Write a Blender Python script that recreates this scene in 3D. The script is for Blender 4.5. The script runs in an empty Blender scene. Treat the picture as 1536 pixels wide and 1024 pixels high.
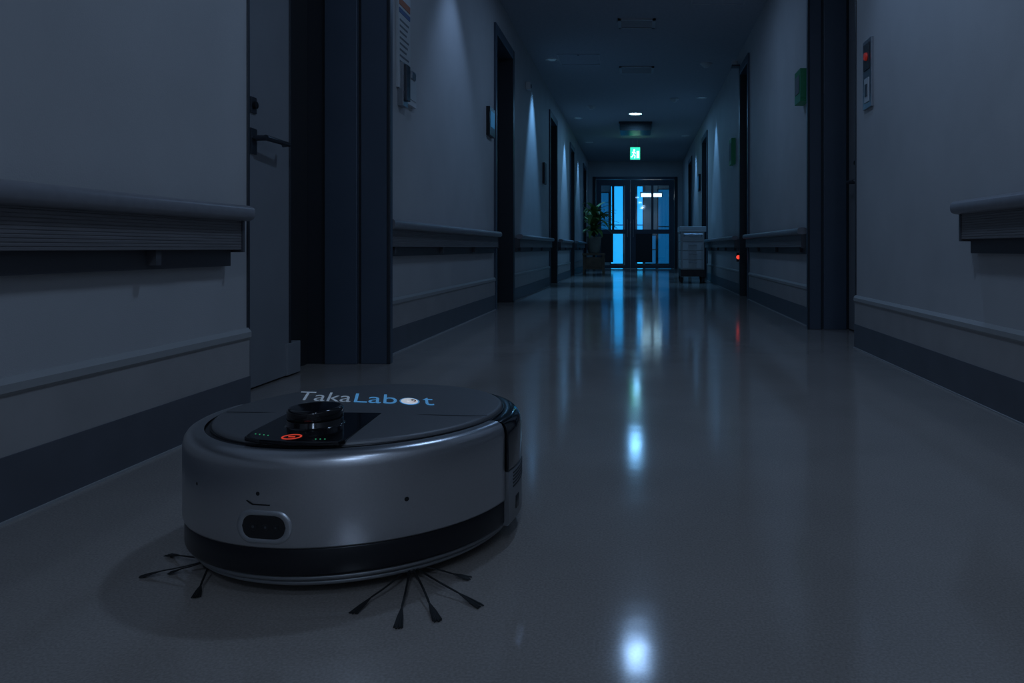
import bpy, bmesh, math, random
from mathutils import Vector, Matrix
random.seed(4)
sc=bpy.context.scene
COL=sc.collection
F=1130.0; HC=0.52
try:
    sc.view_settings.view_transform='Standard'
    sc.view_settings.look='None'
    sc.view_settings.exposure=0.0
except Exception: pass

# ------------------------------------------------------------ materials
def mat(name,col,rough=0.5,metal=0.0,var=0.0,scale=20,bump=0.0,bscale=200,emit=None,es=0.0,coat=0.0,spec=0.5,stretch=None):
    m=bpy.data.materials.new(name); m.use_nodes=True
    nt=m.node_tree; b=nt.nodes['Principled BSDF']
    b.inputs['Base Color'].default_value=(*col,1)
    b.inputs['Roughness'].default_value=rough
    b.inputs['Metallic'].default_value=metal
    b.inputs['Coat Weight'].default_value=coat
    b.inputs['Specular IOR Level'].default_value=spec
    if emit:
        b.inputs['Emission Color'].default_value=(*emit,1); b.inputs['Emission Strength'].default_value=es
    tc=nt.nodes.new('ShaderNodeTexCoord'); mp=nt.nodes.new('ShaderNodeMapping')
    nt.links.new(tc.outputs['Object'],mp.inputs[0])
    if stretch: mp.inputs['Scale'].default_value=stretch
    if var>0:
        n=nt.nodes.new('ShaderNodeTexNoise'); n.inputs['Scale'].default_value=scale; n.inputs['Detail'].default_value=5
        nt.links.new(mp.outputs[0],n.inputs['Vector'])
        r=nt.nodes.new('ShaderNodeValToRGB')
        r.color_ramp.elements[0].position=0.3; r.color_ramp.elements[1].position=0.7
        r.color_ramp.elements[0].color=(*[c*(1-var) for c in col],1)
        r.color_ramp.elements[1].color=(*[min(1,c*(1+var)) for c in col],1)
        nt.links.new(n.outputs[0],r.inputs[0]); nt.links.new(r.outputs[0],b.inputs['Base Color'])
    if bump>0:
        n2=nt.nodes.new('ShaderNodeTexNoise'); n2.inputs['Scale'].default_value=bscale; n2.inputs['Detail'].default_value=3
        nt.links.new(mp.outputs[0],n2.inputs['Vector'])
        bp=nt.nodes.new('ShaderNodeBump'); bp.inputs['Strength'].default_value=bump; bp.inputs['Distance'].default_value=0.002
        nt.links.new(n2.outputs[0],bp.inputs['Height']); nt.links.new(bp.outputs[0],b.inputs['Normal'])
    return m

M={}
M['wall']=mat('wall_paint',(.54,.53,.53),.6,var=.05,scale=3,bump=.25,bscale=260)
M['wains']=mat('wainscot_vinyl',(.42,.395,.385),.5,var=.06,scale=8,bump=.2,bscale=180)
M['strip']=mat('molding_vinyl',(.40,.395,.39),.55)
M['base']=mat('baseboard_vinyl',(.12,.125,.145),.4,var=.08,scale=10)
M['caulk']=mat('floor_sealant',(.4,.4,.4),.5)
M['ceil']=mat('ceiling_board',(.44,.45,.49),.8,var=.06,scale=30,bump=.3,bscale=120)
M['frame']=mat('door_frame_paint',(.075,.098,.135),.38,var=.05,scale=5)
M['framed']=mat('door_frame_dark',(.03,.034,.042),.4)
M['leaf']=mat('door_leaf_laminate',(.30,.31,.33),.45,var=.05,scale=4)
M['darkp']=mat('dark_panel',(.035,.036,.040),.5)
M['railcap']=mat('handrail_vinyl',(.27,.265,.285),.35,var=.06,scale=40)
M['railb']=mat('handrail_board',(.20,.19,.195),.5,var=.1,scale=60,stretch=(1,.1,3))
M['raild']=mat('handrail_mount_and_shade',(.085,.085,.095),.5)
M['steel']=mat('brushed_steel',(.45,.47,.5),.3,1.0,var=.05,scale=80)
M['dsteel']=mat('dark_steel',(.13,.14,.16),.3,.9)
M['black']=mat('black_plastic',(.012,.012,.014),.35)
M['gloss']=mat('black_gloss',(.006,.006,.008),.12,coat=.3)
M['white']=mat('white_plastic',(.6,.62,.63),.4)
M['paper']=mat('paper',(.7,.72,.74),.7)
M['orange']=mat('orange_print',(.55,.16,.06),.6)
M['blueprint']=mat('blue_print',(.08,.15,.35),.6)
M['greyprint']=mat('grey_print',(.16,.18,.2),.6)
M['green']=mat('green_sign',(.02,.14,.07),.45,emit=(.02,.3,.15),es=.02)
M['exit']=mat('exit_sign_light',(.05,.5,.25),.4,emit=(.03,.75,.42),es=1.7)
M['exitw']=mat('exit_sign_figure',(.7,.9,.8),.4,emit=(.65,1,.85),es=2.2)
M['lens']=mat('downlight_lens',(.8,.9,1),.4,emit=(.34,.8,1),es=14)
M['lensn']=mat('downlight_lens_soft',(.8,.9,1),.4,emit=(.34,.75,1),es=4)
M['lensdim']=mat('downlight_lens_dim',(.25,.3,.33),.4,emit=(.2,.45,.7),es=.10)
M['blueglow']=mat('added_blue_glow_light',(.05,.2,.4),.4,emit=(.02,.38,.82),es=1.6)  # emission for the glow panels added behind the end doors
M['blueglow2']=mat('added_blue_glow_dim',(.03,.1,.2),.4,emit=(.01,.19,.46),es=.5)
M['tube']=mat('tube_lamp_light',(.8,.9,1),.4,emit=(.75,.92,1),es=6)
M['red']=mat('red_indicator',(.6,.03,.02),.4,emit=(1,.05,.03),es=1.6)
M['redb']=mat('red_power_ring',(.4,.03,.02),.4,emit=(1,.08,.04),es=.42)
M['redd']=mat('red_button',(.4,.03,.02),.4,emit=(1,.06,.03),es=.08)
M['ledg']=mat('green_led',(.05,.5,.2),.4,emit=(.1,.9,.4),es=.2)
M['ledb']=mat('blue_screen',(.04,.1,.2),.4,emit=(.05,.35,.8),es=.14)
M['leafg']=mat('plant_leaf',(.17,.30,.09),.5,var=.3,scale=9)
M['stem']=mat('plant_stem',(.07,.06,.03),.7,var=.2)
M['pot']=mat('planter_ceramic',(.28,.25,.21),.5,var=.1)
M['wood']=mat('stool_wood',(.18,.11,.07),.5,var=.25,scale=10,stretch=(1,8,1))
M['soil']=mat('soil',(.03,.022,.016),.9,var=.3)

# robot
M['silver']=mat('robot_silver_paint',(.54,.545,.565),.28,.90,var=.04,scale=500,bump=.06,bscale=900)
M['ringm']=mat('robot_sensor_ring',(.50,.51,.53),.34,.8)
M['lid']=mat('robot_lid',(.19,.192,.20),.48,.45,var=.05,scale=300,bump=.05,bscale=900)
M['band']=mat('robot_black_band',(.010,.010,.013),.28)
M['rearg']=mat('robot_rear_grey',(.30,.305,.315),.4,.6)
M['rubber']=mat('rubber',(.015,.015,.016),.7)
M['brist']=mat('brush_bristle',(.012,.012,.012),.6)
M['txt1']=mat('lettering_silver',(.8,.85,.9),.5,emit=(.4,.5,.58),es=.14)  # letters and emblem are print; emission added to lift their brightness
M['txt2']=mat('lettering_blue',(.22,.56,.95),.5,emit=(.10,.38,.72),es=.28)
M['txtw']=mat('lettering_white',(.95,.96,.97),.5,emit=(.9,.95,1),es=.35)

# floor
def floor_mat():
    m=bpy.data.materials.new('floor_vinyl'); m.use_nodes=True; nt=m.node_tree; b=nt.nodes['Principled BSDF']
    tc=nt.nodes.new('ShaderNodeTexCoord')
    n1=nt.nodes.new('ShaderNodeTexNoise'); n1.inputs['Scale'].default_value=260; n1.inputs['Detail'].default_value=3
    n2=nt.nodes.new('ShaderNodeTexNoise'); n2.inputs['Scale'].default_value=2.5; n2.inputs['Detail'].default_value=6
    for n in (n1,n2): nt.links.new(tc.outputs['Object'],n.inputs['Vector'])
    r=nt.nodes.new('ShaderNodeValToRGB'); r.color_ramp.elements[0].position=.35; r.color_ramp.elements[1].position=.68
    r.color_ramp.elements[0].color=(.36,.32,.29,1); r.color_ramp.elements[1].color=(.47,.42,.38,1)
    nt.links.new(n1.outputs[0],r.inputs[0]); 
    mx=nt.nodes.new('ShaderNodeMix'); mx.data_type='RGBA'; mx.blend_type='MULTIPLY'; mx.inputs[0].default_value=.3
    nt.links.new(r.outputs[0],mx.inputs[6]); nt.links.new(n2.outputs[0],mx.inputs[7])
    nt.links.new(mx.outputs[2],b.inputs['Base Color'])
    mr=nt.nodes.new('ShaderNodeMapRange'); mr.inputs['To Min'].default_value=.07; mr.inputs['To Max'].default_value=.15
    nt.links.new(n2.outputs[0],mr.inputs['Value']); nt.links.new(mr.outputs[0],b.inputs['Roughness'])
    b.inputs['IOR'].default_value=1.62
    n3=nt.nodes.new('ShaderNodeTexNoise'); n3.inputs['Scale'].default_value=7; n3.inputs['Detail'].default_value=2
    nt.links.new(tc.outputs['Object'],n3.inputs['Vector'])
    bp=nt.nodes.new('ShaderNodeBump'); bp.inputs['Strength'].default_value=.22; bp.inputs['Distance'].default_value=.002
    nt.links.new(n3.outputs[0],bp.inputs['Height']); nt.links.new(bp.outputs[0],b.inputs['Normal'])
    return m
M['floor']=floor_mat()
def glass_mat():
    m=bpy.data.materials.new('door_glass'); m.use_nodes=True; nt=m.node_tree
    nt.nodes.remove(nt.nodes['Principled BSDF']); o=nt.nodes['Material Output']
    t=nt.nodes.new('ShaderNodeBsdfTransparent'); t.inputs[0].default_value=(.75,.9,.97,1)
    g=nt.nodes.new('ShaderNodeBsdfGlossy'); g.inputs['Roughness'].default_value=.03
    mx=nt.nodes.new('ShaderNodeMixShader'); mx.inputs[0].default_value=.08
    nt.links.new(t.outputs[0],mx.inputs[1]); nt.links.new(g.outputs[0],mx.inputs[2]); nt.links.new(mx.outputs[0],o.inputs[0])
    return m
M['glass']=glass_mat()

# ------------------------------------------------------------ mesh builder
class MB:
    def __init__(s): s.v=[]; s.f=[]; s.m=[]; s.mats=[]; s.sm=[]
    def mi(s,k):
        if k not in s.mats: s.mats.append(k)
        return s.mats.index(k)
    def add(s,vs,fs,k,smooth=False):
        o=len(s.v); s.v+= [tuple(v) for v in vs]; i=s.mi(k)
        for f in fs: s.f.append(tuple(a+o for a in f)); s.m.append(i); s.sm.append(smooth)
        return s
    def box(s,x0,x1,y0,y1,z0,z1,k):
        vs=[(x,y,z) for x in (x0,x1) for y in (y0,y1) for z in (z0,z1)]
        return s.add(vs,[(0,1,3,2),(4,6,7,5),(0,4,5,1),(2,3,7,6),(0,2,6,4),(1,5,7,3)],k)
    def tube(s,p,q,r0,r1,k,n=20,smooth=True):
        p=Vector(p);q=Vector(q);d=(q-p).normalized()
        u=d.orthogonal().normalized(); w=d.cross(u)
        vs=[];
        for c,r in((p,r0),(q,r1)):
            for i in range(n):
                a=2*math.pi*i/n; vs.append(c+u*math.cos(a)*r+w*math.sin(a)*r)
        s.add(vs,[(i,(i+1)%n,(i+1)%n+n,i+n) for i in range(n)],k,smooth)
        s.add(vs[:n],[tuple(range(n))[::-1]],k); s.add(vs[n:],[tuple(range(n))],k)
        return s
    def lathe(s,prof,k,c=(0,0,0),n=64,a0=0,a1=360,smooth=True):
        full=abs(a1-a0)>=359.9; vs=[]; steps=n if full else n+1; P=len(prof)
        for i in range(steps):
            a=math.radians(a0+(a1-a0)*i/n)
            for r,z in prof: vs.append((c[0]+r*math.cos(a),c[1]+r*math.sin(a),c[2]+z))
        fs=[]
        for i in range(n):
            j=(i+1)%steps
            for t in range(P-1): fs.append((i*P+t,j*P+t,j*P+t+1,i*P+t+1))
        s.add(vs,fs,k,smooth)
        if not full:
            s.add(vs[:P],[tuple(range(P))],k); s.add(vs[-P:],[tuple(range(P))],k)
        return s
    def extrude_y(s,prof,y0,y1,k,smooth=False):
        n=len(prof); vs=[(x,y0,z) for x,z in prof]+[(x,y1,z) for x,z in prof]
        s.add(vs,[(i,(i+1)%n,(i+1)%n+n,i+n) for i in range(n)],k,smooth)
        s.add(vs[:n],[tuple(range(n))],k); s.add(vs[n:],[tuple(range(n))],k)
        return s
    def obj(s,name,parent=None,bevel=0,loc=None,seg=2,auto=True):
        me=bpy.data.meshes.new(name); me.from_pydata(s.v,[],s.f)
        for k in s.mats: me.materials.append(M[k])
        for p,i,sm in zip(me.polygons,s.m,s.sm): p.material_index=i; p.use_smooth=sm
        bm=bmesh.new(); bm.from_mesh(me); 
        bmesh.ops.recalc_face_normals(bm,faces=bm.faces); bm.to_mesh(me); bm.free()
        o=bpy.data.objects.new(name,me); COL.objects.link(o)
        if loc: o.location=loc
        if parent: o.parent=parent
        if bevel>0:
            b=o.modifiers.new('bevel','BEVEL'); b.width=bevel; b.segments=seg; b.limit_method='ANGLE'; b.angle_limit=math.radians(50)
        return o
def empty(name,loc=(0,0,0),rz=0):
    e=bpy.data.objects.new(name,None); COL.objects.link(e); e.location=loc; e.rotation_euler=(0,0,rz); e.empty_display_size=.1; return e

XL=-1.207; XR=1.15; ZC=2.70; YB=-3.0; YE=19.0; YF=23.0
openL=[(2.33,3.40,2.6),(6.4,7.3,2.38),(10.4,11.3,2.38),(13.6,14.4,2.38),(16.9,17.8,2.38)]
openR=[(3.94,4.84,2.6),(7.70,8.30,2.46),(12.2,13.1,2.38),(15.6,16.5,2.38)]
def segs(op):
    out=[];y=YB
    for a,b,_ in op: out.append((y,a)); y=b
    out.append((y,YE)); return out

# ------------------------------------------------------------ shell
MB().box(XL-.4,XR+.4,YB-.1,YF+.1,-.1,0,'floor').obj('floor')
MB().box(XL-.4,XR+.4,YB-.1,YF+.1,ZC,ZC+.1,'ceil').obj('ceiling')
for side,X,sg,op in (('left',XL,-1,openL),('right',XR,1,openR)):
    m=MB()
    def xb(a,b): # offsets outward from face
        p,q=X+sg*a,X+sg*b; return (min(p,q),max(p,q))
    for a,b in segs(op): m.box(*xb(0,.33),a,b if b<YE else YF,0,ZC,'wall')
    for a,b,z in op: m.box(*xb(0,.33),a,b,z,ZC,'wall')
    m.box(*xb(.33,.40),YB,YF,0,ZC,'wall')
    m.obj('wall_'+side)
    # trims
    t=MB(); bb=MB()
    for a,b in segs(op):
        t.box(*xb(-.010,0),a,b,.125,.242,'wains')
        x=lambda o:X-sg*o
        t.extrude_y([(x(0),.240),(x(.012),.240),(x(.016),.246),(x(.016),.262),(x(.006),.274),(x(0),.274)],a,b,'strip')
        bb.box(*xb(-.013,0),a,b,.004,.125,'base')
        bb.box(*xb(-.018,0),a,b,0,.005,'caulk')
    t.obj('trim_'+('1' if side=='left' else '2'))
    bb.obj('baseboard_'+side)
MB().box(XL-.4,XR+.4,YB-.1,YB,0,ZC,'wall').obj('wall_back')
MB().box(XL-.4,XR+.4,YF,YF+.1,0,ZC,'wall').obj('wall_far')

# ------------------------------------------------------------ handrails
def handrail(side,a,b,z=0.0,plate=True):
    X,sg=(XL,-1) if side=='left' else (XR,1)
    x=lambda o:X-sg*o
    m=MB()
    # rounded cap
    cz=.622+z; pr=[]
    for i in range(20):
        t=2*math.pi*i/20; c,s_=math.cos(t),math.sin(t)
        pr.append((x(.053+.033*math.copysign(abs(c)**.7,c)),cz+.023*math.copysign(abs(s_)**.7,s_)))
    m.extrude_y(pr,a,b,'railcap',True)
    # ribbed board
    z0,z1=.515+z,.603+z
    pr=[(x(.022),z0),(x(.052),z0)]
    n=11
    for i in range(n):
        h=(z1-z0)/n; zz=z0+i*h
        pr+= [(x(.054),zz+.15*h),(x(.054),zz+.75*h),(x(.0525),zz+.88*h)]
    pr+=[(x(.052),z1),(x(.022),z1)]
    m.extrude_y(pr,a+.015,b-.012,'railb')
    xa,xb_=sorted((x(0),x(.024)))
    m.box(xa,xb_,a+.02,b-.02,.468+z,.60+z,'raild')  # dark plate stands in for the shade under the rail
    yy=a+.12
    while yy<b-.05:
        xa,xb2=sorted((x(.024),x(.046)))
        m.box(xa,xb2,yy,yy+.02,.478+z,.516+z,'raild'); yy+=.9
    # dark end caps
    for y0,y1 in ((a+.006,a+.018),(b-.018,b-.006)):
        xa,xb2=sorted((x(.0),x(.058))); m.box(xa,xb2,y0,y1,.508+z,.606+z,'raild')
    return m.obj('handrail')
handrail('left',-2.8,2.215)
for a,b in ((3.50,6.28),(7.42,10.28),(11.42,13.5),(14.5,16.8),(17.9,18.8)): handrail('left',a,b,.012)
handrail('right',-2.8,2.56,.035)
for a,b in ((4.99,7.58),(8.42,12.1),(13.2,15.5),(16.6,18.8)): handrail('right',a,b,.012)

# ------------------------------------------------------------ doors
dn=0
def door(side,a,b,zt,first=False,leafk='framed',handle=True):
    global dn; dn+=1
    X,sg=(XL,-1) if side=='left' else (XR,1)
    def bx(m,o0,o1,y0,y1,z0,z1,k):
        p,q=X+sg*o0,X+sg*o1; m.box(min(p,q),max(p,q),y0,y1,z0,z1,k)
    e=empty('door_%d'%dn,(0,0,0))
    m=MB()
    # far jamb with stepped faces, head, near jamb
    if first:
        pj=-.10 if side=='left' else -.055
        bx(m,pj,.03,b-.022,b+.02,0,zt+.05,'frame')     # projecting jamb
        bx(m,.045,.19,b-.030,b-.004,0,zt,'frame')
        bx(m,.19,.328,b-.016,b-.0005,0,zt,'framed')
        bx(m,.03,.045,b-.006,b+.0,0,zt,'framed')
        bx(m,pj-.003,pj+.012,b-.026,b-.018,0,zt+.05,'framed')
        bx(m,-.006,.20,a-.0,a+.012,0,zt,'framed')
        bx(m,-.02,.2,a,b,zt-.04,zt,'frame')
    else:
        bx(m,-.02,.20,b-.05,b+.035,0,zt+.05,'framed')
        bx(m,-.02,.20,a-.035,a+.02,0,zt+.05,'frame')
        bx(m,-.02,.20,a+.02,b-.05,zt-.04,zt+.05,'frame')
    m.obj('frame',e,.003)
    m=MB()
    if first:
        ys=a+.73 if side=='left' else b-.03
        bx(m,.205,.245,a+.013,ys,.006,zt-.04,leafk)
        if side=='left':
            bx(m,.198,.25,ys-.03,ys+.09,.006,.135,leafk)
            bx(m,.27,.31,ys,b-.017,.0,zt,'darkp')
            bx(m,.20,.32,ys,ys+.012,.13,zt-.04,'framed')
    else:
        bx(m,.12,.16,a+.02,b-.05,.006,zt-.04,leafk)
        bx(m,.105,.12,a+.25,a+.40,1.0,1.9,'darkp')
    m.obj('leaf',e,.003)
    if handle:
        o=.205 if first else .12
        hy=a+.44 if (first and side=='left') else (b-.22 if first else a+.12)
        if first and side=='right': hy=b-.20
        d=1 if side=='left' else -1
        x=lambda q:X+sg*q
        m=MB()
        hz=.925
        bx(m,o-.006,o,hy-.022,hy+.022,hz-.06,hz+.035,'dsteel')
        m.tube((x(o),hy,hz),(x(o-.055),hy,hz),.011,.010,'dsteel')
        m.tube((x(o-.052),hy-.008*d,hz),(x(o-.062),hy+.155*d,hz-.004),.011,.0085,'dsteel')
        m.tube((x(o-.062),hy+.15*d,hz-.004),(x(o-.035),hy+.165*d,hz-.006),.0085,.007,'dsteel')
        bx(m,o-.006,o,hy-.02,hy+.02,hz+.09,hz+.15,'dsteel')
        m.tube((x(o-.004),hy,hz+.12),(x(o-.016),hy,hz+.12),.014,.013,'black')
        m.obj('handle',e,.002)
door('left',2.33,3.40,2.6,True,'leaf')
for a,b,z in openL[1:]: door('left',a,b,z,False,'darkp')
door('right',3.94,4.84,2.6,True,'leaf')
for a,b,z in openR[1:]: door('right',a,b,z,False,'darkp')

# ------------------------------------------------------------ end partition + double door
m=MB()
m.box(XL,-1.11,YE,YE+.12,0,ZC,'wall'); m.box(1.03,XR,YE,YE+.12,0,ZC,'wall'); m.box(-1.11,1.03,YE,YE+.12,2.32,ZC,'wall')
m.obj('wall_end')
e=empty('double_door')
m=MB()
m.box(-1.11,-1.03,YE-.02,YE+.12,0,2.32,'framed'); m.box(.95,1.03,YE-.02,YE+.12,0,2.32,'framed'); m.box(-1.03,.95,YE-.02,YE+.12,2.25,2.32,'frame')
m.obj('frame',e,.004)
for nm,x0,x1,s in (('left_leaf',-1.025,-.165,1),('right_leaf',-.155,.945,1)):
    m=MB(); y0,y1=YE+.02,YE+.07
    w=.13
    m.box(x0,x0+w,y0,y1,.01,2.24,'frame'); m.box(x1-w,x1,y0,y1,.01,2.24,'frame')
    m.box(x0+w,x1-w,y0,y1,2.10,2.24,'frame'); m.box(x0+w,x1-w,y0,y1,.01,.09,'frame'); m.box(x0+w,x1-w,y0,y1,.88,.99,'frame')
    mid=x0+(x1-x0)*.5
    m.box(mid-.03,mid+.03,y0,y1,.99,2.10,'frame'); m.box(x0+w,mid,y0+.01,y1-.01,.16,.88,'darkp')
    m.box(x0+w,mid-.03,y0+.012,y0+.03,.99,2.1,'glass') 
    m.box(mid+.03,x1-w,y0+.012,y0+.03,.99,2.1,'glass'); m.box(mid,x1-w,y0+.012,y0+.03,.09,.88,'glass')
    hx=x1-.07 if nm=='left_leaf' else x0+.07
    m.tube((hx,y0-.05,.8),(hx,y0-.05,1.25),.014,.014,'steel'); m.tube((hx,y0-.05,.84),(hx,y0,.84),.008,.008,'steel'); m.tube((hx,y0-.05,1.2),(hx,y0,1.2),.008,.008,'steel')
    m.obj(nm,e)
# glowing panels added in the vestibule to light the door glass blue
n=0
for x0,x1,z0,z1,k in ((-.78,-.42,.05,2.4,'blueglow'),(-1.12,-.86,.9,2.2,'blueglow2'),(.02,.18,.05,2.4,'blueglow'),(.66,1.05,.05,2.3,'blueglow2'),(.26,.58,.05,.9,'blueglow2')):
    n+=1; e=empty('added_glow_panel_%d'%n)
    m=MB(); m.box(x0,x1,YF-.03,YF-.012,z0,z1,k); m.obj('added_glow_face',e)
    m=MB()
    m.box(x0-.03,x0,YF-.05,YF,z0-.03,z1+.03,'framed'); m.box(x1,x1+.03,YF-.05,YF,z0-.03,z1+.03,'framed')
    m.box(x0,x1,YF-.05,YF,z1,z1+.03,'framed'); m.box(x0,x1,YF-.05,YF,z0-.03,z0,'framed'); m.box(x0,x1,YF-.05,YF,(z0+z1)/2-.015,(z0+z1)/2+.015,'framed')
    m.obj('panel_frame',e)
e=empty('tube_lamp',(.42,21.5,2.03))
MB().tube((-.29,0,0),(.29,0,0),.045,.045,'tube').obj('tube',e)
m=MB(); m.box(-.32,.32,-.06,.06,.05,.09,'white'); m.box(-.2,-.18,-.01,.01,.09,.67,'dsteel'); m.box(.18,.2,-.01,.01,.09,.67,'dsteel')
m.box(-.32,-.29,-.05,.05,-.05,.05,'white'); m.box(.29,.32,-.05,.05,-.05,.05,'white'); m.obj('housing',e)

# ------------------------------------------------------------ ceiling things
LC=(.34,.57,1.0)
LF=(.18,.50,1.0)
def downlight(x,y,P,lens='lens',r=.09,spot=None,col=LC):
    e=empty('ceiling_downlight',(x,y,ZC))
    MB().lathe([(r,-.004),(r+.006,-.012),(r+.03,-.008),(r+.034,0)],'white',n=40).obj('bezel',e)
    MB().lathe([(0.0001,-.005),(r,-.005)],lens,n=40).obj('lens',e)
    if P>0:
        if spot:
            l=bpy.data.lights.new('lamp','SPOT'); l.spot_size=math.radians(spot); l.spot_blend=.6; l.shadow_soft_size=.05
        else:
            l=bpy.data.lights.new('lamp','AREA'); l.shape='DISK'; l.size=2*r
        l.energy=P; l.color=col
        o=bpy.data.objects.new('lamp',l); COL.objects.link(o); o.parent=e; o.location=(0,0,-.02)
downlight(0,5.94,4.5,'lensn',.09)
downlight(-.02,12.2,7.5,'lens',.10,col=LF)
downlight(0,17.4,4.0,'lensdim',.07,col=LF)
downlight(.15,2.3,6.5,'lensn',.09,col=(.42,.63,1))
downlight(.35,-.7,4.5,'lensn',.09,col=(.50,.68,1))  # unseen lamp added behind the camera to light the robot front
downlight(.3,-2.3,17.0,'lensn',.09,col=(.50,.69,1))  # unseen lamp added to brighten the back wall mirrored in the robot
downlight(-.85,4.9,20,'lensdim',.05,80,LC)
downlight(.75,3.1,13,'lensdim',.05,85,LC)
downlight(-.98,8.7,85,'lensdim',.05,60,LF)
downlight(-.98,12.6,85,'lensdim',.05,60,LF)
downlight(-.98,15.5,60,'lensdim',.05,65,LF)
downlight(.94,10.9,45,'lensdim',.05,60,LF)
downlight(.94,14.6,60,'lensdim',.05,60,LF)
downlight(0,21.0,4,'lensdim',.08,None,(.08,.45,1.0))  # lamp added in the vestibule to spill blue onto the floor

def vent(x,y,w,d,k='white'):
    m=MB(); z=ZC
    m.box(x-w/2,x+w/2,y-d/2,y-d/2+.03,z-.015,z,k); m.box(x-w/2,x+w/2,y+d/2-.03,y+d/2,z-.015,z,k)
    m.box(x-w/2,x-w/2+.03,y-d/2,y+d/2,z-.015,z,k); m.box(x+w/2-.03,x+w/2,y-d/2,y+d/2,z-.015,z,k)
    yy=y-d/2+.05
    while yy<y+d/2-.04: m.box(x-w/2+.03,x+w/2-.03,yy,yy+.012,z-.012,z-.002,k); yy+=.03
    m.box(x-w/2+.03,x+w/2-.03,y-d/2+.03,y+d/2-.03,z-.002,z,'black')
    m.obj('ceiling_vent')
M['ventg']=mat('vent_grey',(.5,.51,.54),.5)
vent(0,7.3,.36,.3,'ventg'); vent(0,9.2,.42,.34,'ventg'); vent(.0,5.2,.3,.25,'ventg')
# dark ceiling unit (hanging)
m=MB(); m.box(-.29,.25,13.0,13.6,2.55,2.67,'black'); m.box(-.31,.27,12.97,13.63,2.665,ZC,'framed')
for i in range(5): m.box(-.26,.22,12.992,13.0,2.565+i*.02,2.571+i*.02,'framed')
m.obj('ceiling_air_conditioner',bevel=.006)
# ceiling access hatch frames
for x,y in ((-.66,8.7),(.72,6.5),(-.6,5.6)):
    m=MB(); w=.24
    m.box(x-w,x+w,y-w,y-w+.012,ZC-.006,ZC,'ventg'); m.box(x-w,x+w,y+w-.012,y+w,ZC-.006,ZC,'ventg'); m.box(x-w,x-w+.012,y-w,y+w,ZC-.006,ZC,'ventg'); m.box(x+w-.012,x+w,y-w,y+w,ZC-.006,ZC,'ventg')
    m.box(x-.012,x+.012,y-w+.02,y-w+.06,ZC-.008,ZC,'dsteel')
    m.obj('ceiling_access_hatch')
for x,y in ((.82,8.9),(.55,11.0),(-.7,11.6)):
    MB().lathe([(.0001,-.05),(.03,-.048),(.05,-.025),(.06,-.012),(.07,-.01),(.07,0)],'white',c=(x,y,ZC),n=28).obj('smoke_detector')
# exit sign
e=empty('exit_sign',(-.03,15.0,2.40))
m=MB(); m.box(-.105,.105,-.03,.03,-.13,.13,'white'); m.tube((-.05,0,.13),(-.05,0,.30),.008,.008,'white'); m.tube((.05,0,.13),(.05,0,.30),.008,.008,'white'); m.obj('housing',e)
m=MB(); m.box(-.095,.095,-.036,-.03,-.12,.12,'exit'); m.obj('lit_face',e)
m=MB(); # running figure + doorway
m.box(.03,.08,-.040,-.036,-.09,.05,'exitw')
m.tube((-.02,-.038,.065),(-.02,-.041,.065),.018,.018,'exitw',14)
for p,q in (((-.02,.04),(-.035,-.02)),((-.035,-.02),(0,-.05)),((0,-.05),(-.01,-.095)),((-.035,-.02),(-.06,-.07)),((-.06,-.07),(-.088,-.07)),((-.02,.03),(.015,.0)),((-.02,.03),(-.06,.02))):
    m.tube((p[0],-.039,p[1]),(q[0],-.039,q[1]),.009,.008,'exitw',8)
m.obj('pictogram',e)

# ------------------------------------------------------------ wall mounted items
m=MB(); x=XL
m.box(x,x+.012,3.78,3.98,1.33,1.90,'white')
m.box(x+.012,x+.014,3.79,3.97,1.75,1.785,'orange'); m.box(x+.012,x+.014,3.79,3.97,1.71,1.735,'blueprint')
for i in range(10): m.box(x+.012,x+.0135,3.80,3.95-.02*(i%3),1.67-.03*i,1.68-.03*i,'greyprint')
m.obj('notice_board_panel',bevel=.002)
m=MB()
m.box(x,x+.030,3.80,3.88,1.24,1.46,'steel'); m.box(x+.030,x+.045,3.81,3.87,1.27,1.45,'dsteel')
m.box(x,x+.02,3.91,4.06,1.27,1.44,'paper'); m.box(x+.02,x+.023,3.92,4.05,1.30,1.43,'white'); m.box(x+.02,x+.03,3.95,4.02,1.41,1.45,'steel')
m.obj('wall_dispenser',bevel=.004)
m=MB(); m.box(x,x+.03,6.04,6.26,1.43,1.66,'black'); m.box(x+.03,x+.033,6.07,6.23,1.50,1.63,'ledb'); m.obj('card_reader_panel',bevel=.004)
m=MB(); m.box(x,x+.03,9.65,9.85,1.35,1.62,'framed'); m.box(x+.03,x+.033,9.68,9.82,1.40,1.58,'greyprint'); m.obj('wall_sign',bevel=.004)
m=MB(); m.box(x,x+.05,8.2,8.28,2.25,2.33,'white'); m.box(x+.05,x+.06,8.22,8.26,2.27,2.31,'dsteel'); m.obj('wall_sensor',bevel=.006)
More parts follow.
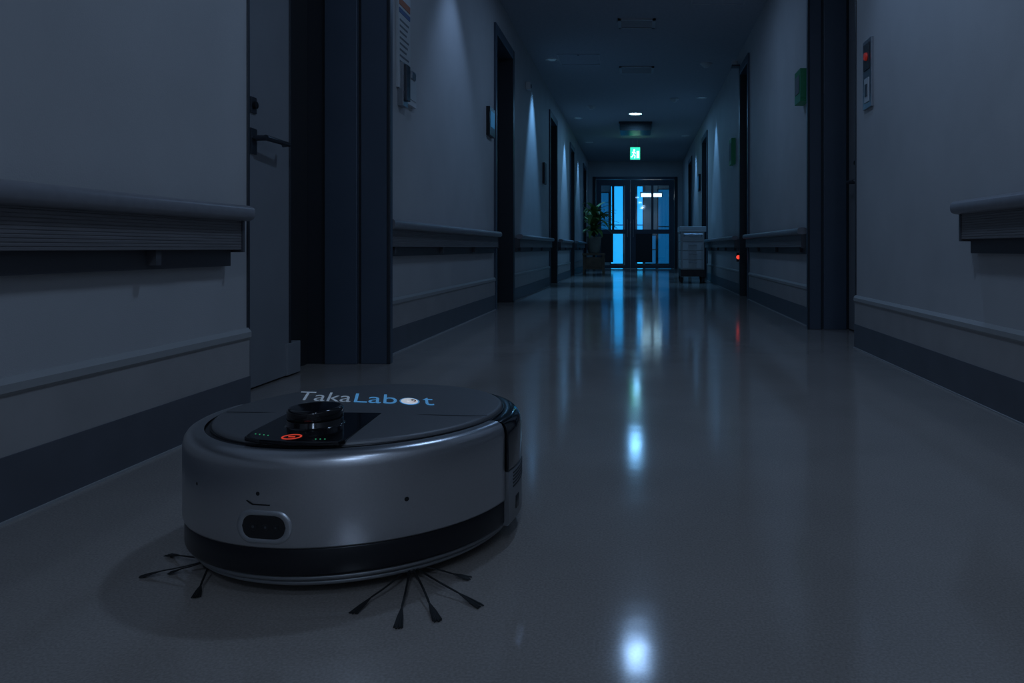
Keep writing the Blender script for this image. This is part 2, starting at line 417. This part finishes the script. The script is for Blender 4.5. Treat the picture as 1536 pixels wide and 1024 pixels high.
# nurse call plate right
x=XR
m=MB(); m.box(x-.012,x,3.655,3.79,1.21,1.55,'steel')
m.box(x-.016,x-.012,3.68,3.77,1.40,1.53,'framed'); m.tube((x-.016,3.72,1.465),(x-.026,3.72,1.465),.02,.018,'redd')
m.box(x-.015,x-.012,3.69,3.76,1.24,1.36,'white'); m.box(x-.019,x-.015,3.71,3.74,1.27,1.33,'dsteel'); m.box(x-.015,x-.012,3.69,3.76,1.505,1.52,'redd')
m.obj('nurse_call_panel',bevel=.002)
m=MB(); m.box(x-.06,x,5.02,5.20,1.50,1.72,'green'); m.box(x-.064,x-.06,5.05,5.17,1.56,1.68,'greyprint'); m.box(x-.06,x-.005,5.014,5.02,1.52,1.70,'green'); m.obj('wall_sign.001',bevel=.004)
m=MB(); m.box(x-.05,x,8.75,8.98,1.50,1.80,'green'); m.box(x-.054,x-.05,8.78,8.95,1.55,1.75,'greyprint'); m.obj('wall_sign.002',bevel=.004)
m=MB(); m.box(x-.04,x,13.5,13.75,1.55,1.85,'black'); m.box(x-.043,x-.04,13.53,13.72,1.60,1.82,'ledb'); m.obj('wall_monitor',bevel=.004)
e=empty('door_status_lamp',(XR-.022,8.42,2.56)); m=MB(); m.tube((-.03,-.0,0),(-.03,-.0,.05),.04,.035,'white'); m.box(-.07,.02,-.05,.05,-.02,.0,'dsteel'); m.obj('lamp_body',e)
m=MB(); m.box(XR-.04,XR,8.345,8.395,.37,.47,'black'); m.tube((XR-.024,8.346,.42),(XR-.024,8.336,.42),.022,.018,'red')
m.obj('red_indicator_light')

# ------------------------------------------------------------ medical cart
e=empty('medical_cart',(.83,11.4,0))
m=MB(); w,d=.17,.26
m.box(-w,w,-d,d,.20,.76,'white'); 
for i in range(4):
    z=.22+i*.133; m.box(-w+.015,w-.015,-d-.012,-d,z,z+.12,'white'); m.box(-.06,.06,-d-.03,-d-.012,z+.075,z+.09,'steel')
    m.box(-w-.012,-w,-d+.03,d-.03,z,z+.12,'white')
m.box(-w-.025,w+.025,-d-.03,d+.03,.76,.785,'white'); 
m.box(-w-.025,w+.025,-d-.03,-d-.015,.785,.84,'white'); m.box(-w-.025,w+.025,d+.015,d+.03,.785,.84,'white'); m.box(-w-.025,-w-.01,-d-.015,d+.015,.785,.84,'white'); m.box(w+.01,w+.025,-d-.015,d+.015,.785,.84,'white')
m.obj('cabinet',e,.005)
m=MB(); m.box(-w-.01,w+.01,-d-.02,d+.02,.10,.20,'black')
for sx in (-1,1):
    for sy in (-1,1):
        cx,cy=sx*(w-.01),sy*(d-.02)
        m.tube((cx-.014,cy,.046),(cx+.014,cy,.046),.045,.045,'rubber'); m.box(cx-.022,cx-.016,cy-.02,cy+.02,.04,.11,'black'); m.box(cx+.016,cx+.022,cy-.02,cy+.02,.04,.11,'black')
m.obj('base_and_casters',e)
m=MB(); 
for sx in (-1,1): m.tube((sx*.13,-d-.03,.70),(sx*.13,-d-.09,.72),.009,.009,'steel')
m.tube((-.14,-d-.09,.72),(.14,-d-.09,.72),.011,.011,'steel'); m.obj('push_handle',e)

# ------------------------------------------------------------ plant on stool
e=empty('potted_plant',(-.85,15.0,0))
m=MB()
m.box(-.22,.22,-.18,.18,.38,.42,'wood')
for sx in (-1,1):
    for sy in (-1,1): m.box(sx*.19-.02,sx*.19+.02,sy*.15-.02,sy*.15+.02,0,.38,'wood')
m.box(-.19,.19,-.15,.15,.10,.34,'wood'); m.box(-.14,.14,-.16,-.15,.14,.30,'wood'); m.obj('stand',e,.004)
MB().lathe([(.0001,.42),(.10,.42),(.115,.44),(.145,.72),(.155,.73),(.155,.75),(.135,.75),(.13,.71)],'pot',n=36).obj('pot',e)
MB().lathe([(.0001,.715),(.131,.71)],'soil',n=30).obj('soil',e)
m=MB()
for k in range(58):
    a=random.uniform(0,6.28); L=random.uniform(.34,.66); el=random.uniform(.35,1.4)
    st=Vector((random.uniform(-.04,.04),random.uniform(-.04,.04),.76+random.uniform(0,.48)))
    d=Vector((math.cos(a),math.sin(a),0)); side=Vector((-math.sin(a),math.cos(a),0)); N=8; pts=[]; p=st.copy(); ang=el
    for i in range(N+1):
        pts.append(p.copy()); p=p+(d*math.cos(ang)+Vector((0,0,1))*math.sin(ang))*(L/N); ang-=.2
    vs=[]
    for i,p in enumerate(pts):
        t=i/N; w=.048*math.sin(math.pi*min(1,.08+t*.92))**.8+.002
        vs+= [p-side*w+Vector((0,0,.006)),p,p+side*w+Vector((0,0,.006))]
    fs=[]
    for i in range(N): fs+=[(3*i,3*i+1,3*i+4,3*i+3),(3*i+1,3*i+2,3*i+5,3*i+4)]
    m.add([(v[0] if v[0]>-.2 else -.2+(v[0]+.2)*.1,v[1],v[2]) for v in vs],fs,'leafg',True)
for k in range(5):
    m.tube((random.uniform(-.03,.03),random.uniform(-.03,.03),.70),(random.uniform(-.06,.06),random.uniform(-.06,.06),1.25),.012,.006,'stem',8)
m.obj('foliage',e)

# ------------------------------------------------------------ ROBOT
RC=Vector((-.503,1.382,0)); RZ=math.radians(-4)
R=empty('robot_vacuum',RC,RZ)
Rinv=Matrix.Rotation(-RZ,4,'Z')
def loc(x,y,z=0): return Rinv@(Vector((x,y,z))-RC)
r0=.283
A0,A1=-191,-11
# front bumper shell
MB().lathe([(.272,.081),(.2825,.081),(.2835,.084),(.2835,.196),(.2815,.207),(.277,.2145),(.270,.2185),(.262,.2195),(.252,.2185)],'silver',a0=A0,a1=A1,n=96).obj('front_bumper',R)
# black band + underside
MB().lathe([(.0001,.022),(.20,.022),(.245,.024),(.262,.032),(.262,.04),(.2795,.040),(.2805,.043),(.2805,.078),(.279,.081),(.25,.081)],'band',n=128).obj('lower_band',R)
# thin base rims
m=MB()
m.lathe([(.25,.030),(.272,.030),(.2745,.0325),(.2745,.0355),(.272,.038),(.26,.038)],'rearg',n=128)
m.lathe([(.23,.019),(.262,.019),(.266,.0215),(.266,.0255),(.262,.028),(.24,.028)],'rearg',n=128)
m.obj('base_rims',R)
# inner core
MB().lathe([(.276,.04),(.276,.205),(.268,.214),(.24,.217),(.0001,.217)],'band',n=128).obj('core',R)
# rear module
m=MB()
m.lathe([(.27,.036),(.286,.036),(.289,.040),(.289,.128),(.285,.130),(.27,.130)],'rearg',a0=A1+1.0,a1=A0+359.0,n=96)
m.obj('rear_shell',R)
m=MB()
m.lathe([(.265,.131),(.287,.131),(.2895,.134),(.2885,.196),(.285,.208),(.278,.2155),(.268,.2185),(.252,.2185)],'gloss',a0=A1+.8,a1=A0+359.2,n=96)
m.obj('rear_bumper',R)
m=MB()
for i in range(5):
    z=.098+i*.006
    m.lathe([(.288,z),(.2898,z),(.2898,z+.0025),(.288,z+.0025)],'black',a0=A1+5,a1=A1+26,n=10)
m.lathe([(.288,.055),(.2898,.055),(.2898,.078),(.288,.078)],'black',a0=A1+8,a1=A1+12,n=6)
m.obj('side_vents',R)
# lid
lc=(0,.014,0); lr=.2495
m=MB(); m.lathe([(lr-.0005,.214),(lr-.0005,.2205),(lr-.003,.2235),(lr-.008,.2248),(.12,.2275),(.0001,.228)],'lid',c=lc,n=128)
m.lathe([(lr,.2185),(lr+.003,.2190),(lr+.003,.2165)],'black',c=lc,n=128)
m.obj('lid',R)
# lid seams
m=MB()
p=loc(-.455,1.333); q=loc(-.262,1.318)
def strip(m,p,q,w,z,k,h=.0006):
    d=(q-p).normalized(); s=Vector((-d.y,d.x,0))*w/2
    vs=[p+s,p-s,q-s,q+s]; vs=[(v.x,v.y,z) for v in vs]+[(v.x,v.y,z+h) for v in vs]
    m.add(vs,[(0,1,2,3),(4,7,6,5),(0,4,5,1),(1,5,6,2),(2,6,7,3),(3,7,4,0)],k)
strip(m,p,q,.0016,.2266,'black')
strip(m,loc(-.615,1.345),loc(-.735,1.350),.0016,.2262,'black')
m.obj('lid_seams',R)
# control panel (black glossy trapezoid with rounded front edge)
zt=.2285
pc=[loc(-.607,1.166),loc(-.575,1.148),loc(-.53,1.137),loc(-.485,1.133),loc(-.450,1.136),loc(-.445,1.150),loc(-.452,1.335),loc(-.618,1.345),loc(-.614,1.20)]
m=MB(); n=len(pc); vs=[(v.x,v.y,.222) for v in pc]+[(v.x,v.y,zt) for v in pc]
m.add(vs,[(i,(i+1)%n,(i+1)%n+n,i+n) for i in range(n)]+[tuple(range(n)),tuple(range(n,2*n))],'gloss'); m.obj('control_panel',R,.0012)
m=MB(); c=loc(-.533,1.164)
m.lathe([(.0125,zt),(.0125,zt+.0006),(.0148,zt+.0006),(.0148,zt)],'redb',c=(c.x,c.y,0),n=32)
m.box(c.x-.005,c.x+.005,c.y-.0013,c.y+.0013,zt,zt+.0006,'redb'); m.obj('power_button',R)
m=MB()
for i in range(4):
    c=loc(-.598+.0080*i,1.182-.003*i); m.tube((c.x,c.y,zt),(c.x,c.y,zt+.0006),.0011,.0011,'ledg',8)
for i in range(3):
    c=loc(-.490+.007*i,1.150); m.tube((c.x,c.y,zt),(c.x,c.y,zt+.0006),.0011,.0011,'ledg',8)
m.obj('status_leds',R)
# lidar turret
c=loc(-.533,1.250); cc=(c.x,c.y,0)
m=MB(); m.lathe([(.047,.2265),(.047,.2285),(.0445,.2295),(.0435,.2305),(.0435,.2375),(.0428,.2382),(.0428,.2394),(.0438,.2402),(.0440,.2420),(.0440,.2530),(.0432,.2555),(.041,.2572),(.036,.2580),(.0001,.2582)],'gloss',c=cc,n=64); m.obj('lidar_turret',R)
# sensor bezel and window wrapped on cylinder
def wrap(s,z,r,sc_):
    a=-math.pi/2+(s+sc_)/r0; return (r*math.cos(a),r*math.sin(a),z)
def capsule(w,h,n=12,p=1.0):
    rr=h/2; pts=[]
    for i in range(n+1):
        a=-math.pi/2+math.pi*i/n; pts.append((w/2-rr+rr*math.cos(a),rr*math.sin(a)))
    for i in range(n+1):
        a=math.pi/2+math.pi*i/n; pts.append((-w/2+rr+rr*math.cos(a),rr*math.sin(a)))
    return pts
def ang_of(x,y,r=r0):
    v=loc(x,y); return (math.atan2(v.y,v.x)+math.pi/2)*r0
S=ang_of(-.5464,1.1025); ZS=.112
m=MB(); rings=[(.090,.050,.2833),(.087,.047,.2852),(.076,.038,.2856),(.068,.033,.2838)]
L=[[wrap(s,ZS+z,r,S) for s,z in capsule(w,h)] for w,h,r in rings]
n=len(L[0]); vs=sum(L,[]); fs=[]
for k in range(3):
    for i in range(n): fs.append((k*n+i,k*n+(i+1)%n,(k+1)*n+(i+1)%n,(k+1)*n+i))
m.add(vs,fs,'ringm',True); m.obj('sensor_bezel',R)
m=MB(); 
def patch(m,pts,r,S_,Z,k,back=.004,cols=24):
    w=max(p[0] for p in pts); hgt=max(p[1] for p in pts); vs=[]
    for i in range(cols+1):
        s=-w+2*w*i/cols; dx=max(0,abs(s)-(w-hgt)); hh=math.sqrt(max(1e-9,hgt*hgt-dx*dx))
        vs+=[wrap(s,Z-hh,r,S_),wrap(s,Z+hh,r,S_)]
    m.add(vs,[(2*i,2*i+2,2*i+3,2*i+1) for i in range(cols)],k,True)
patch(m,capsule(.070,.034),.2842,S,ZS,'gloss')
m.obj('sensor_window',R)
m=MB()
for s,rr in ((-.016,.006),(.004,.005),(.020,.004)):
    p=Vector(wrap(s,ZS,.2842,S)); d=Vector((p.x,p.y,0)).normalized()
    m.tube(p,p+d*.0005,rr,rr*.95,'black',20); m.tube(p+d*.0005,p+d*.0008,rr*.35,rr*.3,'dsteel',20)
m.obj('sensor_lenses',R)
# slot, holes
m=MB()
for pts in ([(-.024,.003),(-.018,-.001),(-.012,-.0035),(.018,-.0035),(.018,-.0015),(-.010,-.0015),(-.016,.001),(-.020,.003)],):
    vs=[wrap(s*.95,.147+z,.2840,S-.006) for s,z in pts]; n=len(vs)
    m.add(vs,[(0,1,6,7),(1,2,5,6),(2,3,4,5)],'black')
def hole(px,py,rr=.004):
    kx=(px-955)/F
    A=1+kx*kx; B=2*(kx*(-RC.x))-2*RC.y; C=RC.x**2+RC.y**2-r0*r0
    Y=(-B-math.sqrt(B*B-4*A*C))/(2*A); z=HC-(py-372)*Y/F
    v=loc(kx*Y,Y); d=Vector((v.x,v.y,0)).normalized(); p=Vector((v.x,v.y,z))
    m.tube(p-d*.002,p+d*.0008,rr,rr,'black',16)
hole(387,740,.003); hole(610,748,.0035); hole(296,725,.0025)
m.obj('bumper_slot_and_ports',R)
# lettering, printed with a backward slant
TP=Vector((-.655,1.447,0)); TD=(Vector((-.372,1.397,0))-TP).normalized(); TU=Vector((-.30,.95,0)).normalized()
def lettering(s,u0,u1,h,key,name,v0=0):
    cu=bpy.data.curves.new('tmp','FONT'); cu.body=s; cu.extrude=0; cu.offset=0.0
    o=bpy.data.objects.new('tmp',cu); COL.objects.link(o); bpy.context.view_layer.update()
    me=bpy.data.meshes.new_from_object(o.evaluated_get(bpy.context.evaluated_depsgraph_get()))
    bpy.data.objects.remove(o)
    xs=[v.co.x for v in me.vertices]; x0,x1=min(xs),max(xs); 
    o=bpy.data.objects.new(name,me); COL.objects.link(o)
    for v in me.vertices:
        u=u0+(v.co.x-x0)/(x1-x0)*(u1-u0); w=v0+v.co.y/.7*h
        p=TP+TD*u+TU*w; q=loc(p.x,p.y)
        v.co=(q.x,q.y,.22875)
    me.materials.clear(); me.materials.append(M[key]); o.parent=R
hh=.092
lettering('Taka',0,.114,hh,'txt1','lettering_first')
lettering('Lab',.121,.209,hh,'txt2','lettering_second')
lettering('t',.262,.284,hh,'txt2','lettering_last')
m=MB()
def disc(m,du,dv,rx,ry,z,k,n=32):
    c=TP+TD*(.235+du)+TU*(.030+dv); pts=[]
    for i in range(n):
        a=2*math.pi*i/n; p=c+TD*rx*math.cos(a)+TU*ry*math.sin(a); q=loc(p.x,p.y); pts.append((q.x,q.y,z))
    m.add(pts,[tuple(range(n))],k)
disc(m,0,0,.0205,.034,.2286,'txt2'); disc(m,0,0,.0175,.029,.2289,'txtw'); disc(m,.005,.004,.0085,.014,.2292,'orange'); disc(m,.003,.002,.0072,.012,.2295,'txtw'); disc(m,.006,.006,.003,.005,.2298,'black')
m.obj('lettering_emblem',R)
# brushes
def px(x,y,z=0.0):
    Y=F*(HC-z)/(y-372); return Vector(((x-955)/F*Y,Y,z))
cu=bpy.data.curves.new('side_brushes','CURVE'); cu.dimensions='3D'; cu.bevel_depth=.0009; cu.bevel_resolution=1
def spl(pts,rad):
    s=cu.splines.new('POLY'); s.points.add(len(pts)-1)
    for i,p in enumerate(pts):
        l=loc(p.x,p.y,p.z); s.points[i].co=(l.x,l.y,l.z,1); s.points[i].radius=rad[i]
hubs=[(px(318,838,.024),[(252,831),(212,863),(294,894),(255,858)]),(px(615,846,.024),[(530,918),(597,940),(657,930),(720,908),(705,866)])]
for hub,tips in hubs:
    for t in tips:
        T=px(*t,.003); d=(T-hub); Ln=d.length; dn_=d.normalized(); sd=Vector((-dn_.y,dn_.x,0))
        bend=random.uniform(-.007,.007)
        arm=[hub+d*(i/6)*.70+sd*bend*math.sin(i/6*3.1) for i in range(7)]
        for k in range(3):
            spl([a+sd*(k-1)*.0009 for a in arm],[1.2,1.1,1.0,.9,.9,.9,.9])
        e0=arm[-1]
        for k in range(13):
            f=(k-6)/6; end=T+sd*f*.0062+dn_*random.uniform(-.004,.003); end.z=.002
            mid=(e0+end)/2+sd*f*.0008
            spl([e0,mid,end],[.9,.9,.8])
ob=bpy.data.objects.new('side_brushes',cu); COL.objects.link(ob); cu.materials.append(M['brist'])
bpy.context.view_layer.update()
me=bpy.data.meshes.new_from_object(ob.evaluated_get(bpy.context.evaluated_depsgraph_get())); bpy.data.objects.remove(ob)
ob=bpy.data.objects.new('side_brushes',me); COL.objects.link(ob); ob.parent=R
m=MB()
for hub,_ in hubs:
    l=loc(hub.x,hub.y); m.tube((l.x,l.y,.014),(l.x,l.y,.032),.012,.018,'rubber',24)
for sx in (-1,1): m.tube((sx*.16-.015,.02,.036),(sx*.16+.015,.02,.036),.036,.036,'rubber',28)
m.tube((-.012,-.18,.018),(.012,-.18,.018),.018,.018,'rubber',20)
m.obj('wheels_and_hubs',R)

# ------------------------------------------------------------ world, camera
w=bpy.data.worlds.new('night'); sc.world=w; w.use_nodes=True
w.node_tree.nodes['Background'].inputs[0].default_value=(.02,.04,.08,1); w.node_tree.nodes['Background'].inputs[1].default_value=.3
cam=bpy.data.cameras.new('camera'); co=bpy.data.objects.new('camera',cam); COL.objects.link(co)
co.location=(0,0,HC); co.rotation_euler=(math.radians(90),0,0)
cam.sensor_width=36; cam.lens=F/1536*36; cam.shift_x=-(955-768)/1536; cam.shift_y=-(512-372)/1536; cam.clip_start=.02
sc.camera=co
